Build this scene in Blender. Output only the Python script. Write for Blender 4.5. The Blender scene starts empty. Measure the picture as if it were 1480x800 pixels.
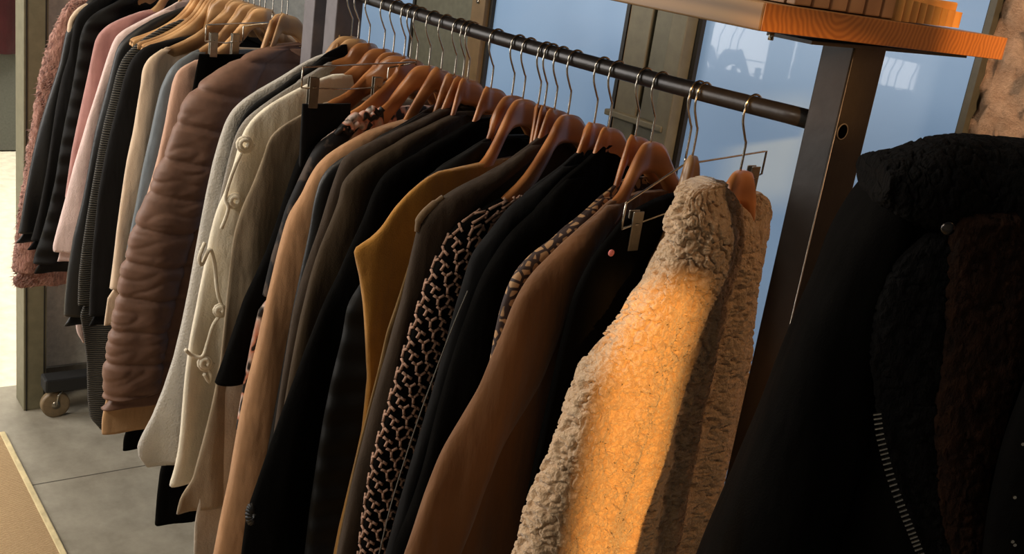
import bpy, math, random
from mathutils import Vector, Matrix, noise
random.seed(7)
sc = bpy.context.scene
COL = sc.collection
# ------------------------------------------------------------------ camera
F, CX, CY, H = 1550.0, 740.0, 400.0, 1.6
RX = Vector((0.57560545, 0.32662123, -0.74966455))
RY = Vector((0.80592646, -0.07140561, 0.58769361))
RZ = Vector((0.13842295, -0.94245414, -0.30433415))
CAM = Vector((0.8451876, -1.06518959, 0.16556701 + H))
cam = bpy.data.objects.new('camera', bpy.data.cameras.new('camera'))
COL.objects.link(cam)
right = Vector((RX[0], RY[0], RZ[0])); up = -Vector((RX[1], RY[1], RZ[1])); back = -Vector((RX[2], RY[2], RZ[2]))
M3 = Matrix((right, up, back)).transposed()
cam.matrix_world = Matrix.Translation(CAM) @ M3.to_4x4()
cam.data.sensor_width = 36; cam.data.lens = 36 * F / 1480
cam.data.clip_start = .02
sc.camera = cam
sc.view_settings.view_transform = 'Standard'; sc.view_settings.look = 'None'
sc.view_settings.exposure = 0.0; sc.view_settings.gamma = 1; sc.view_settings.use_curve_mapping = False
# ------------------------------------------------------------------ light
w = bpy.data.worlds.new('world'); sc.world = w; w.use_nodes = True
w.node_tree.nodes['Background'].inputs[0].default_value = (.9, .88, .85, 1)
w.node_tree.nodes['Background'].inputs[1].default_value = .07
def area(name, loc, target, size, power, col, sy=None):
    l = bpy.data.lights.new(name, 'AREA'); l.energy = power; l.color = col; l.size = size
    if sy: l.shape = 'RECTANGLE'; l.size_y = sy
    o = bpy.data.objects.new(name, l); COL.objects.link(o); o.location = loc
    o.rotation_euler = (Vector(target) - Vector(loc)).to_track_quat('-Z', 'Y').to_euler(); return o
def spot(name, loc, target, power, col, ang, blend, rad):
    l = bpy.data.lights.new(name, 'SPOT'); l.energy = power; l.color = col; l.spot_size = math.radians(ang); l.spot_blend = blend
    l.shadow_soft_size = rad
    o = bpy.data.objects.new(name, l); COL.objects.link(o); o.location = loc
    o.rotation_euler = (Vector(target) - Vector(loc)).to_track_quat('-Z', 'Y').to_euler(); return o
area('doorway_daylight', (-3.3, -2.4, 1.9), (-1.6, 0, 1.0), 1.5, 74, (1.0, .95, .90), 2.0)
area('outdoor_daylight', (-5.2, .3, 3.4), (-5.2, .3, 0), 1.6, 160, (1.0, .95, .82), 1.6)
area('ceiling_strip_light', (-1.7, -.9, 3.0), (-1.6, 0.1, 1.2), .6, 16, (1.0, .78, .52), 2.2)
area('shopfront_daylight', (-.6, -3.4, 3.0), (-.9, .75, 1.6), 1.4, 12, (1.0, .90, .78), 1.2)
spot('plaster_fill_spot', (1.6, .1, 2.6), (.05, .75, 1.72), 210, (1.0, .66, .42), 34, .5, .12)  # fill spot added to brighten the plaster wall
area('end_wall_fill', (-.9, -2.6, 2.9), (-2.8, .1, .5), .8, 34, (1.0, .92, .80), .8)  # fill light added to lift the dark end wall behind the caster
spot('warm_downlight', (.9, .45, 2.5), (-.35, -.05, 1.4), 14, (1.0, .60, .30), 60, .8, .08)
SUND = Vector((.8, -.6, .30))
sun = bpy.data.lights.new('low_sun', 'SUN'); sun.energy = 4.6; sun.color = (1.0, .50, .13); sun.angle = math.radians(.9)
so = bpy.data.objects.new('low_sun', sun); COL.objects.link(so); so.rotation_euler = (-SUND).to_track_quat('-Z', 'Y').to_euler()

# ------------------------------------------------------------------ pixel rays onto real planes
def ray(px, py):
    c = Vector(((px - CX) / F, (py - CY) / F, 1.0))
    return Vector((RX.dot(c), RY.dot(c), RZ.dot(c)))
def onX(px, py, x):
    r = ray(px, py); return CAM + r * ((x - CAM.x) / r.x)
def onY(px, py, y):
    r = ray(px, py); return CAM + r * ((y - CAM.y) / r.y)
def onZ(px, py, z):
    r = ray(px, py); return CAM + r * ((z - CAM.z) / r.z)
def g(y):                      # contour of a shoulder line seen from above: arms sweep forward
    if y >= 0: return -.10 * min(y, .25)
    a = min(-y, .40); return .075 * math.tanh(a / .17)
def onG(px, py, X, off=0):
    y = -.15
    for _ in range(12):
        p = onX(px, py, X + g(y) + off); y = .5 * y + .5 * p.y
    return p
def railx(h):                  # rail position from hook pixel
    return onY(h, 168 - .2757 * (1153 - h), 0).x
# ------------------------------------------------------------------ materials
MATS = {}
def nt(name):
    m = bpy.data.materials.new(name); m.use_nodes = True; t = m.node_tree
    b = t.nodes['Principled BSDF']; return m, t, b
def lin(c): return tuple(((v / 255) / 12.92 if v / 255 < .04045 else ((v / 255 + .055) / 1.055) ** 2.4) for v in c) + (1,)
def coords(t, sc3=(1, 1, 1)):
    tc = t.nodes.new('ShaderNodeTexCoord'); mp = t.nodes.new('ShaderNodeMapping')
    t.links.new(tc.outputs['Object'], mp.inputs[0]); mp.inputs['Scale'].default_value = sc3; return mp.outputs[0]
def bump(t, b, h, s, d):
    n = t.nodes.new('ShaderNodeBump'); n.inputs['Strength'].default_value = s; n.inputs['Distance'].default_value = d
    t.links.new(h, n.inputs['Height']); t.links.new(n.outputs[0], b.inputs['Normal']); return n
def noisen(t, v, s, det=4, r=.6):
    n = t.nodes.new('ShaderNodeTexNoise'); n.inputs['Scale'].default_value = s; n.inputs['Detail'].default_value = det
    n.inputs['Roughness'].default_value = r; t.links.new(v, n.inputs['Vector']); return n
def ramp(t, f, stops, const=False):
    r = t.nodes.new('ShaderNodeValToRGB'); e = r.color_ramp.elements
    if const: r.color_ramp.interpolation = 'CONSTANT'
    e[0].position, e[0].color = stops[0]; e[1].position, e[1].color = stops[-1]
    for p, c in stops[1:-1]:
        k = e.new(p); k.color = c
    t.links.new(f, r.inputs[0]); return r.outputs[0]
def cloth(name, col, rough=.85, sheen=.25, scale=600, bs=.35, var=.14, fold=0, stretch=(1, 1, 1)):
    m, t, b = nt(name); c = lin(col); v = coords(t, stretch)
    n = noisen(t, v, 14, 5)
    lo = tuple(x * (1 - var) for x in c[:3]) + (1,); hi = tuple(min(1, x * (1 + var)) for x in c[:3]) + (1,)
    t.links.new(ramp(t, n.outputs[0], [(.3, lo), (.7, hi)]), b.inputs['Base Color'])
    n2 = noisen(t, v, scale, 3)
    if fold:
        n3 = noisen(t, v, 22, 4); mx = t.nodes.new('ShaderNodeMath'); mx.operation = 'MULTIPLY_ADD'
        t.links.new(n3.outputs[0], mx.inputs[0]); mx.inputs[1].default_value = fold; t.links.new(n2.outputs[0], mx.inputs[2])
        bump(t, b, mx.outputs[0], bs, .004)
    else: bump(t, b, n2.outputs[0], bs, .002)
    v4 = coords(t, (1, 1, .3)); n4 = noisen(t, v4, 16, 3, .45)
    b4 = t.nodes.new('ShaderNodeBump'); b4.inputs['Strength'].default_value = .55; b4.inputs['Distance'].default_value = .03
    t.links.new(n4.outputs[0], b4.inputs['Height'])
    prev = [l for l in t.links if l.to_socket == b.inputs['Normal']][0].from_node; t.links.new(b4.outputs[0], prev.inputs['Normal'])
    b.inputs['Roughness'].default_value = rough; b.inputs['Sheen Weight'].default_value = sheen
    b.inputs['Sheen Roughness'].default_value = .5; b.inputs['Specular IOR Level'].default_value = .03 if sum(col) < 45 else .12 if sum(col) < 100 else .3
    return m
def simple(name, col, rough=.5, metal=0, bs=0, scale=80):
    m, t, b = nt(name); c = lin(col); v = coords(t); n = noisen(t, v, scale, 4)
    lo = tuple(x * .85 for x in c[:3]) + (1,); hi = tuple(min(1, x * 1.12) for x in c[:3]) + (1,)
    t.links.new(ramp(t, n.outputs[0], [(.3, lo), (.7, hi)]), b.inputs['Base Color'])
    b.inputs['Roughness'].default_value = rough; b.inputs['Metallic'].default_value = metal
    if bs: bump(t, b, n.outputs[0], bs, .003)
    return m
def wood(name, c1, c2, rough=.4, along=(1, 1, 1), scale=8, rnd=False, ring=6):
    m, t, b = nt(name); v = coords(t, along)
    n = noisen(t, v, scale, 3, .5)
    wv = t.nodes.new('ShaderNodeTexWave'); wv.inputs['Scale'].default_value = ring; wv.inputs['Distortion'].default_value = 3.5
    wv.inputs['Detail'].default_value = 2; wv.inputs['Detail Scale'].default_value = 1.2; wv.bands_direction = 'Z'
    t.links.new(v, wv.inputs[0])
    mx = t.nodes.new('ShaderNodeMath'); mx.operation = 'MULTIPLY_ADD'; mx.inputs[1].default_value = .5
    t.links.new(wv.outputs['Fac'], mx.inputs[0]); t.links.new(n.outputs[0], mx.inputs[2])
    col = ramp(t, mx.outputs[0], [(.35, lin(c1)), (.95, lin(c2))])
    if rnd:
        oi = t.nodes.new('ShaderNodeObjectInfo'); hs = t.nodes.new('ShaderNodeHueSaturation')
        mr = t.nodes.new('ShaderNodeMapRange'); mr.inputs['To Min'].default_value = .75; mr.inputs['To Max'].default_value = 1.25
        t.links.new(oi.outputs['Random'], mr.inputs[0]); t.links.new(mr.outputs[0], hs.inputs['Value'])
        t.links.new(col, hs.inputs['Color']); col = hs.outputs[0]
    t.links.new(col, b.inputs['Base Color']); b.inputs['Roughness'].default_value = rough
    b.inputs['Coat Weight'].default_value = .25; b.inputs['Coat Roughness'].default_value = .25
    return m
BLK = cloth('black_wool', (13, 12, 11), .95, .0, 500, .4, .2)
BLK2 = cloth('black_suiting', (20, 19, 19), .85, .02, 700, .25, .2)
BLKS = simple('black_leather', (15, 15, 16), .5, 0, .3, 60)
BRN = cloth('brown_wool', (98, 74, 50), .9, .2, 400, .4)
DBRN = cloth('dark_brown_wool', (58, 45, 33), .9, .03, 450, .4)
OLV = cloth('olive_brown_flannel', (64, 50, 33), .9, .03, 450, .4)
CAMEL = cloth('camel_cloth', (186, 140, 100), .85, .2, 500, .25)
TAUPE = cloth('taupe_wool', (150, 132, 108), .9, .25, 450, .35)
CREAM = cloth('cream_felted_wool', (240, 229, 206), .95, .3, 260, .5, .08)
GREY = cloth('pale_grey_boucle', (196, 190, 180), .95, .3, 240, .8, .12, 1.2)
GREY2 = cloth('grey_boucle', (150, 142, 132), .95, .3, 240, .8, .12, 1.2)
MUST = cloth('mustard_felt', (178, 124, 50), .95, .25, 380, .5, .16)
BRNJ = cloth('tobacco_brown_cloth', (116, 76, 42), .85, .2, 120, .5, .18, 0, (1, 1, .25))
DPINK = cloth('dusty_pink_knit', (176, 128, 122), .9, .25, 300, .4)
PPINK = cloth('pale_pink_cloth', (226, 200, 194), .9, .25, 300, .4, .06, 2)
BEIGE = cloth('sand_beige_cloth', (216, 192, 166), .9, .25, 300, .4, .06)
PKBG = cloth('pink_beige_cloth', (200, 160, 138), .9, .25, 300, .4, .08)
SLATE = cloth('slate_blue_satin', (98, 106, 112), .5, .1, 300, .2)
PUFF = simple('mauve_brown_nylon', (122, 89, 72), .6, 0, .25, 45)
TAN = cloth('tan_lining_cloth', (190, 150, 108), .8, .2, 400, .3)
TEDDY = None
m, t, b = nt('cream_teddy_fleece'); v = coords(t)
vo = t.nodes.new('ShaderNodeTexVoronoi'); vo.inputs['Scale'].default_value = 170; nz = noisen(t, v, 60, 4)
mixv = t.nodes.new('ShaderNodeMixRGB'); mixv.inputs[0].default_value = .03
t.links.new(v, mixv.inputs[1]); t.links.new(nz.outputs['Color'], mixv.inputs[2]); t.links.new(mixv.outputs[0], vo.inputs['Vector'])
t.links.new(ramp(t, vo.outputs['Distance'], [(.0, lin((226, 196, 160))), (.8, lin((198, 162, 124)))]), b.inputs['Base Color'])
bump(t, b, vo.outputs['Distance'], .6, .004).invert = True
b.inputs['Roughness'].default_value = .95; b.inputs['Sheen Weight'].default_value = .4; TEDDY = m
def furmat(name, c1, c2, s=160):
    m, t, b = nt(name); v = coords(t, (1, 1, .4)); n = noisen(t, v, s, 5)
    t.links.new(ramp(t, n.outputs[0], [(.3, lin(c1)), (.7, lin(c2))]), b.inputs['Base Color'])
    bump(t, b, n.outputs[0], 1, .008); b.inputs['Roughness'].default_value = .95; b.inputs['Sheen Weight'].default_value = .3 if c1[0] > 90 else 0; b.inputs['Specular IOR Level'].default_value = .1; return m
PFUR = furmat('dusty_rose_fur', (146, 98, 86), (200, 152, 136))
BFUR = furmat('black_curly_fur', (6, 6, 6), (14, 12, 11), 120)
LITFUR = furmat('warm_lit_black_fur', (20, 13, 9), (46, 28, 17), 120)  # black fur with the warm glow from the right put into its colour
# snake print
m, t, b = nt('snake_print'); v = coords(t, (1, 1, 1)); nz = noisen(t, v, 40, 2)
vo = t.nodes.new('ShaderNodeTexVoronoi'); vo.feature = 'DISTANCE_TO_EDGE'; vo.inputs['Scale'].default_value = 68
t.links.new(v, vo.inputs['Vector']); mx = t.nodes.new('ShaderNodeMath'); mx.operation = 'MULTIPLY_ADD'; mx.inputs[1].default_value = .25
t.links.new(nz.outputs[0], mx.inputs[0]); t.links.new(vo.outputs['Distance'], mx.inputs[2])
t.links.new(ramp(t, mx.outputs[0], [(0, lin((52, 34, 30))), (.25, lin((52, 34, 30))), (.3, lin((176, 136, 96)))]), b.inputs['Base Color'])
b.inputs['Roughness'].default_value = .7; SNAKE = m
# floral print
m, t, b = nt('floral_print'); v = coords(t, (1, 1, .7)); nz = noisen(t, v, 34, 2, .4)
t.links.new(ramp(t, nz.outputs[0], [(0, lin((24, 21, 22))), (.44, lin((24, 21, 22))), (.47, lin((222, 150, 122))), (.57, lin((226, 204, 192))), (.64, lin((30, 24, 24)))]), b.inputs['Base Color'])
b.inputs['Roughness'].default_value = .55; FLORAL = m
m, t, b = nt('dark_sheer_print'); v = coords(t, (1, 1, .7)); nz = noisen(t, v, 30, 3, .5)
t.links.new(ramp(t, nz.outputs[0], [(0, lin((20, 18, 19))), (.52, lin((22, 20, 20))), (.6, lin((74, 62, 54)))]), b.inputs['Base Color'])
b.inputs['Roughness'].default_value = .7; b.inputs['Specular IOR Level'].default_value = .2; SHEER = m
# fine ribbed black knit
m, t, b = nt('ribbed_black_knit'); v = coords(t)
wv = t.nodes.new('ShaderNodeTexWave'); wv.bands_direction = 'Z'; wv.inputs['Scale'].default_value = 55; wv.inputs['Distortion'].default_value = 3.5
wv.inputs['Detail Scale'].default_value = .5
t.links.new(v, wv.inputs[0])
t.links.new(ramp(t, wv.outputs['Fac'], [(.55, lin((24, 24, 24))), (.8, lin((96, 92, 84)))]), b.inputs['Base Color'])
bump(t, b, wv.outputs['Fac'], .8, .004); b.inputs['Roughness'].default_value = .8; RIB = m
# quilted velvet black
m, t, b = nt('black_velvet_quilt'); v = coords(t, (1, 1, 1)); wv = t.nodes.new('ShaderNodeTexWave'); wv.bands_direction = 'Z'; wv.inputs['Scale'].default_value = 6
wv.inputs['Distortion'].default_value = 2; t.links.new(v, wv.inputs[0]); bump(t, b, wv.outputs['Fac'], .8, .01)
b.inputs['Base Color'].default_value = lin((16, 15, 14)); b.inputs['Roughness'].default_value = .7; b.inputs['Specular IOR Level'].default_value = .2; VELV = m
HWOOD = wood('hanger_beech', (142, 84, 42), (192, 126, 72), .4, (1, .3, 1), 18, True)
PALELITW = wood('hanger_pale_lit_beech', (160, 116, 72), (208, 164, 114), .45, (1, .3, 1), 18, True)  # paler hanger wood; part of the paleness is light put into the colour
PINE = wood('pine_plank', (104, 75, 38), (150, 112, 64), .6, (.12, 1, 1), 9, False, 14)
m, t, b = nt('pine_end_grain'); v = coords(t, (1, 1, 1)); wv = t.nodes.new('ShaderNodeTexWave'); wv.wave_type = 'RINGS'
wv.rings_direction = 'X'; wv.inputs['Scale'].default_value = 44; wv.inputs['Distortion'].default_value = 5; wv.inputs['Detail'].default_value = 1
mp = t.nodes.new('ShaderNodeMapping'); mp.inputs['Location'].default_value = (0, .11, -.05); t.links.new(v, mp.inputs[0]); t.links.new(mp.outputs[0], wv.inputs[0])
t.links.new(ramp(t, wv.outputs['Fac'], [(.1, lin((150, 92, 44))), (.9, lin((176, 114, 56)))]), b.inputs['Base Color']); b.inputs['Roughness'].default_value = .6; PEND = m
CRWOOD = wood('pale_wood_slats', (150, 112, 82), (202, 164, 126), .6, (1, 1, .2), 12)
RIDGE = wood('ridged_pine', (186, 130, 66), (226, 178, 104), .55, (1, 1, .2), 20)
STEEL = simple('black_brown_steel', (46, 41, 38), .42, .35, .12, 40)
STEELG = simple('mauve_grey_steel', (104, 98, 100), .5, .2, .08, 40)
RAIL = simple('black_rail_paint', (42, 38, 36), .35, .3, .1, 60)
CHROME = simple('hook_chrome', (190, 182, 168), .22, 1)
CLIPM = simple('clip_metal', (150, 142, 128), .35, 1)
RUB = simple('black_rubber', (28, 28, 28), .6)
OLIVEP = simple('olive_grey_paint', (104, 100, 82), .6, 0, .05, 30)
BROWNF = simple('brown_frame_paint', (112, 90, 58), .5, 0, .05, 30)
DARKLINE = simple('dark_gasket', (36, 34, 30), .6)
WALLM = simple('grey_wall_paint', (204, 200, 188), .9, 0, .1, 50)
WALLG = simple('olive_panel_paint', (98, 98, 84), .8, 0, .1, 50)
BASEM = simple('grey_baseboard_paint', (96, 92, 82), .7)
COLM = simple('olive_column_paint', (120, 115, 92), .6, 0, .05, 30)
m, t, b = nt('blue_window_film'); b.inputs['Base Color'].default_value = lin((120, 146, 176)); b.inputs['Roughness'].default_value = .35
b.inputs['Coat Weight'].default_value = .6; b.inputs['Coat Roughness'].default_value = .03; b.inputs['Emission Color'].default_value = lin((116, 146, 180)); b.inputs['Emission Strength'].default_value = .5
v = coords(t); n = noisen(t, v, 3, 2); t.links.new(ramp(t, n.outputs[0], [(.3, lin((112, 138, 168))), (.7, lin((128, 154, 182)))]), b.inputs['Base Color']); GLASS = m
m, t, b = nt('rough_tan_plaster'); v = coords(t); n = noisen(t, v, 38, 8, .75)
t.links.new(ramp(t, n.outputs[0], [(.3, lin((190, 148, 116))), (.7, lin((234, 198, 166)))]), b.inputs['Base Color']); bump(t, b, n.outputs[0], 1, .03)
b.inputs['Roughness'].default_value = .95; PLAST = m
m, t, b = nt('concrete_tiles'); v = coords(t); n = noisen(t, v, 9, 8, .7)
col = ramp(t, n.outputs[0], [(.25, lin((132, 125, 110))), (.75, lin((172, 165, 148)))])
t.links.new(col, b.inputs['Base Color']); bump(t, b, n.outputs[0], .12, .004)
b.inputs['Roughness'].default_value = .48; FLOORM = m
m, t, b = nt('jute_weave'); v = coords(t); wv = t.nodes.new('ShaderNodeTexWave'); wv.bands_direction = 'X'; wv.inputs['Scale'].default_value = 55; wv.inputs['Distortion'].default_value = 3
wv.inputs['Detail'].default_value = 3; wv.inputs['Detail Scale'].default_value = 3
t.links.new(v, wv.inputs[0]); t.links.new(ramp(t, wv.outputs['Fac'], [(.1, lin((160, 130, 92))), (.9, lin((206, 176, 134)))]), b.inputs['Base Color'])
bump(t, b, wv.outputs['Fac'], .6, .004); b.inputs['Roughness'].default_value = .95; JUTE = m
JEDGE = cloth('pale_rug_binding', (222, 204, 158), .9, .1)

# ------------------------------------------------------------------ mesh helpers
class MB:
    def __init__(s): s.v = []; s.f = []; s.mi = []; s.cur = 0
    def add(s, vs, fs):
        o = len(s.v); s.v += [tuple(p) for p in vs]; s.f += [[i + o for i in f] for f in fs]; s.mi += [s.cur] * len(fs)
    def box(s, a, b_):
        x0, x1 = sorted((a[0], b_[0])); y0, y1 = sorted((a[1], b_[1])); z0, z1 = sorted((a[2], b_[2]))
        s.add([(x0, y0, z0), (x1, y0, z0), (x1, y1, z0), (x0, y1, z0), (x0, y0, z1), (x1, y0, z1), (x1, y1, z1), (x0, y1, z1)],
              [(0, 3, 2, 1), (4, 5, 6, 7), (0, 1, 5, 4), (1, 2, 6, 5), (2, 3, 7, 6), (3, 0, 4, 7)])
    def tube(s, pts, r, n=8, closed=False):
        pts = [Vector(p) for p in pts]; N = len(pts); vs = []; fs = []; u = None
        for i, p in enumerate(pts):
            a = pts[(i - 1) % N] if closed else pts[max(i - 1, 0)]; c = pts[(i + 1) % N] if closed else pts[min(i + 1, N - 1)]
            d = (c - a).normalized()
            if u is None: u = d.orthogonal().normalized()
            u = (u - d * u.dot(d)).normalized(); w_ = d.cross(u); rr = r[i] if isinstance(r, (list, tuple)) else r
            for k in range(n):
                th = 2 * math.pi * k / n; vs.append(p + (u * math.cos(th) + w_ * math.sin(th)) * rr)
        for i in range(N if closed else N - 1):
            j = (i + 1) % N
            for k in range(n): fs.append((i * n + k, i * n + (k + 1) % n, j * n + (k + 1) % n, j * n + k))
        if not closed: fs.append(tuple(range(n))[::-1]); fs.append(tuple((N - 1) * n + k for k in range(n)))
        s.add(vs, fs)
    def build(s, name, mats, parent=None, smooth=True, bevel=0, angle=None):
        me = bpy.data.meshes.new(name)
        off = parent_world(parent) if parent else Vector((0, 0, 0))
        me.from_pydata([tuple(Vector(p) - off) for p in s.v], [], s.f)
        if not isinstance(mats, (list, tuple)): mats = [mats]
        for m_ in mats: me.materials.append(m_)
        for p, k in zip(me.polygons, s.mi): p.material_index = k
        if smooth: me.polygons.foreach_set('use_smooth', [True] * len(me.polygons))
        me.update(); o = bpy.data.objects.new(name, me); COL.objects.link(o)
        if parent: o.parent = parent
        if bevel:
            bm = o.modifiers.new('bevel', 'BEVEL'); bm.width = bevel; bm.segments = 2; bm.limit_method = 'ANGLE'
        return o
def parent_world(p):
    v = Vector((0, 0, 0))
    while p: v += p.location; p = p.parent
    return v
def tag(o, label, cat, group=None, kind=None):
    o['label'] = label; o['category'] = cat
    if group: o['group'] = group
    if kind: o['kind'] = kind
    return o
def thing(name, label, cat, loc, group=None):
    o = bpy.data.objects.new(name, None); COL.objects.link(o); o.location = loc; o.empty_display_size = .05
    return tag(o, label, cat, group)
def struct(name, mb, mat, **k):
    o = mb.build(name, mat, **k); o['kind'] = 'structure'; return o
def smoothpath(pts, n=6):
    pts = [Vector(p) for p in pts]; out = []
    for i in range(len(pts) - 1):
        p0 = pts[max(i - 1, 0)]; p1 = pts[i]; p2 = pts[i + 1]; p3 = pts[min(i + 2, len(pts) - 1)]
        for k in range(n):
            u = k / n; out.append(.5 * ((2 * p1) + (p2 - p0) * u + (2 * p0 - 5 * p1 + 4 * p2 - p3) * u * u + (3 * p1 - p0 - 3 * p2 + p3) * u ** 3))
    out.append(pts[-1]); return out

# ------------------------------------------------------------------ setting
mb = MB(); mb.box((-2.9, -3.2, -.05), (2.2, 1.2, 0)); struct('floor', mb, FLOORM, smooth=False)
mb = MB()
for x in (-2.19,): mb.box((x - .002, -3.2, 0), (x + .002, .9, .0006))
mb.box((-2.19, -1.2, 0), (2, -1.196, .0006))
struct('trim_1', mb, simple('floor_joint_grout', (84, 78, 68), .8), smooth=False)
# end wall with baseboard, door column and sunlit ground outside
mb = MB(); mb.box((-2.95, -.235, 0), (-2.81, .75, 3.2)); struct('wall_left', mb, WALLM, smooth=False)
mb = MB(); mb.box((-2.81, -.22, 0), (-2.795, .75, .10)); struct('baseboard_left', mb, BASEM, smooth=False)
root = bpy.data.objects.new('trim_2', None); COL.objects.link(root); root.location = (-2.745, -.258, 0); root['kind'] = 'structure'
mb = MB(); mb.box((-2.80, -.294, 0), (-2.69, -.222, 3.2)); mb.build('column', COLM, root, smooth=False, bevel=.002)
mb = MB(); mb.box((-2.6895, -.288, 0), (-2.687, -.284, 3.2)); mb.box((-2.6895, -.232, 0), (-2.687, -.228, 3.2)); mb.build('groove', DARKLINE, root, smooth=False)
mb = MB(); mb.box((-6.6, -3.5, -.07), (-2.9, 1.6, -.01)); struct('trim_3', mb, simple('pale_outdoor_paving', (236, 228, 206), .8, 0, .1, 20), smooth=False)
mb = MB(); mb.box((-6.5, -1.6, 0), (-6.4, 1.6, 2.6)); struct('wall_outside', mb, simple('grey_outer_wall', (92, 92, 84), .8), smooth=False)
cu = MB(); n = 60
vs = []; fs = []
for i in range(n + 1):
    y = -.6 + i * 1.7 / n; x = -6.33 + .02 * math.sin(i * 1.3)
    vs += [(x, y, .62), (x, y, 2.5), (x - .02, y, .62), (x - .02, y, 2.5)]
for i in range(n): a = i * 4; fs += [(a, a + 4, a + 5, a + 1), (a + 2, a + 3, a + 7, a + 6), (a, a + 2, a + 6, a + 4), (a + 1, a + 5, a + 7, a + 3)]
cu.add(vs, fs); tag(cu.build('curtain', cloth('wine_red_curtain', (74, 30, 36), .9, .1)), 'wine red curtain far outside the doorway, left of the column', 'curtain')
# unseen wall added behind the camera; its openings cut the low sun into bands
UD = Vector((.8, -.6, 0)); UL = Vector((.6, .8, 0)); WD = 3.3
def wallbox(mb, s0, s1, z0, z1):
    o = UD * WD
    vs = []
    for z in (z0, z1):
        for s_, d in ((s0, 0), (s1, 0), (s1, .12), (s0, .12)): p = o + UL * s_ + UD * d; vs.append((p.x, p.y, z))
    mb.add(vs, [(0, 3, 2, 1), (4, 5, 6, 7), (0, 1, 5, 4), (1, 2, 6, 5), (2, 3, 7, 6), (3, 0, 4, 7)])
mb = MB(); DZ = lambda z, x_, y_: z + .30 * (WD - (x_ * .8 - y_ * .6))
zA0, zA1 = DZ(.55, .03, -.22), DZ(1.45, .03, -.22); zB0, zB1 = DZ(1.60, .1, 0), DZ(1.85, .1, 0); zC = DZ(1.738, .1, -.1)
wallbox(mb, -6, -.2, 0, 4.6); wallbox(mb, .27, 3.2, 0, 4.6); wallbox(mb, -.2, .27, zB1, 4.6)
wallbox(mb, -.2, .27, 0, zA0); wallbox(mb, -.092, .27, zA0, zA1); wallbox(mb, -.2, .27, zA1, zB0)
wallbox(mb, -.2, -.125, zB0, zB1); wallbox(mb, .055, .15, zB0, zB1); wallbox(mb, -.125, .055, zC, zB1)
struct('wall_sun_mask', mb, WALLM, smooth=False)

# window wall along the rack, y = .75
YW = .75
def xw(px, py=60): return onY(px, py, YW).x
def winpanel(idx, x0, x1):
    r = bpy.data.objects.new('window_%d' % idx, None); COL.objects.link(r); r.location = ((x0 + x1) / 2, YW, .3); r['kind'] = 'structure'
    mb = MB(); mb.box((x0, YW, .3), (x1, YW + .012, 3.0)); mb.build('window_pane', GLASS, r, smooth=False)
    mb = MB()
    mb.box((x0, YW - .012, .3), (x0 + .012, YW + .02, 3.0)); mb.box((x1 - .012, YW - .012, .3), (x1, YW + .02, 3.0))
    mb.box((x0 + .012, YW - .012, .3), (x1 - .012, YW + .02, .34)); mb.box((x0 + .012, YW - .012, 2.96), (x1 - .012, YW + .02, 3.0))
    mb.build('window_gasket', DARKLINE, r, smooth=False)
winpanel(1, -2.80, xw(600, 40)); winpanel(2, xw(709, 40), xw(908, 60)); winpanel(3, xw(1010, 60), xw(1430, 60))
mb = MB(); mb.box((-2.81, YW, 0), (xw(1430, 60), YW + .1, .3)); mb.box((-2.81, YW + .02, 3.0), (xw(1430, 60), YW + .1, 3.2)); struct('wall_window_side', mb, WALLG, smooth=False)
r = bpy.data.objects.new('trim_4', None); COL.objects.link(r); r.location = (-1.95, YW, .3); r['kind'] = 'structure'
a, b2, c2 = xw(600, 40), xw(690, 40), xw(709, 40)
mb = MB(); mb.box((a, YW - .005, .3), (b2 - .006, YW + .05, 3)); mb.build('panel', WALLG, r, smooth=False)
mb = MB(); mb.box((b2, YW - .03, .3), (c2, YW + .05, 3)); mb.build('frame_bar', BROWNF, r, smooth=False, bevel=.003)
mb = MB()
for z in (1.2, 1.56, 1.9): mb.tube([((b2 + c2) / 2, YW - .028, z), ((b2 + c2) / 2, YW - .034, z)], .006, 10)
mb.build('screw', CHROME, r)
r = bpy.data.objects.new('trim_5', None); COL.objects.link(r); r.location = (-1.03, YW, .3); r['kind'] = 'structure'
xs = [xw(908, 60), xw(917, 60), xw(951, 60), xw(984, 60), xw(1010, 60)]
for i in range(4):
    mb = MB(); d = (.012, .03, .022, .045)[i]; mb.box((xs[i] + .003, YW - d, .3), (xs[i + 1] - .003, YW + .05, 3)); mb.build('mullion_board', BROWNF if i == 0 else OLIVEP, r, smooth=False, bevel=.003)
mb = MB(); mb.box((xs[0], YW + .0, .3), (xs[4], YW + .04, 3)); mb.build('backing', DARKLINE, r, smooth=False)
mb = MB(); mb.box((xs[0] + .01, YW - .05, 1.37), (xs[4] - .02, YW - .02, 1.385)); mb.build('glazing_clip', OLIVEP, r, smooth=False, bevel=.003)
mb = MB(); mb.box((xw(1430, 60), YW - .03, 0), (xw(1440, 60), YW + .1, 3.2)); struct('trim_6', mb, simple('dark_olive_frame', (70, 66, 50), .5), smooth=False)
mb = MB()
N1, N2 = 90, 150; x0 = xw(1440, 60); vs = []; fs = []
for i in range(N1 + 1):
    for j in range(N2 + 1):
        x = x0 + i * 1.3 / N1; z = .0 + j * 3.0 / N2; d = .016 * noise.fractal(Vector((x * 30, z * 30, 3)), .6, 2.2, 5)
        vs.append((x, YW - .01 - d, z))
for i in range(N1):
    for j in range(N2): a = i * (N2 + 1) + j; fs.append((a, a + N2 + 1, a + N2 + 2, a + 1))
mb.add(vs, fs); mb.box((x0, YW + .03, 0), (2.3, YW + .2, 3.2)); struct('wall_right', mb, PLAST)

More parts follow.
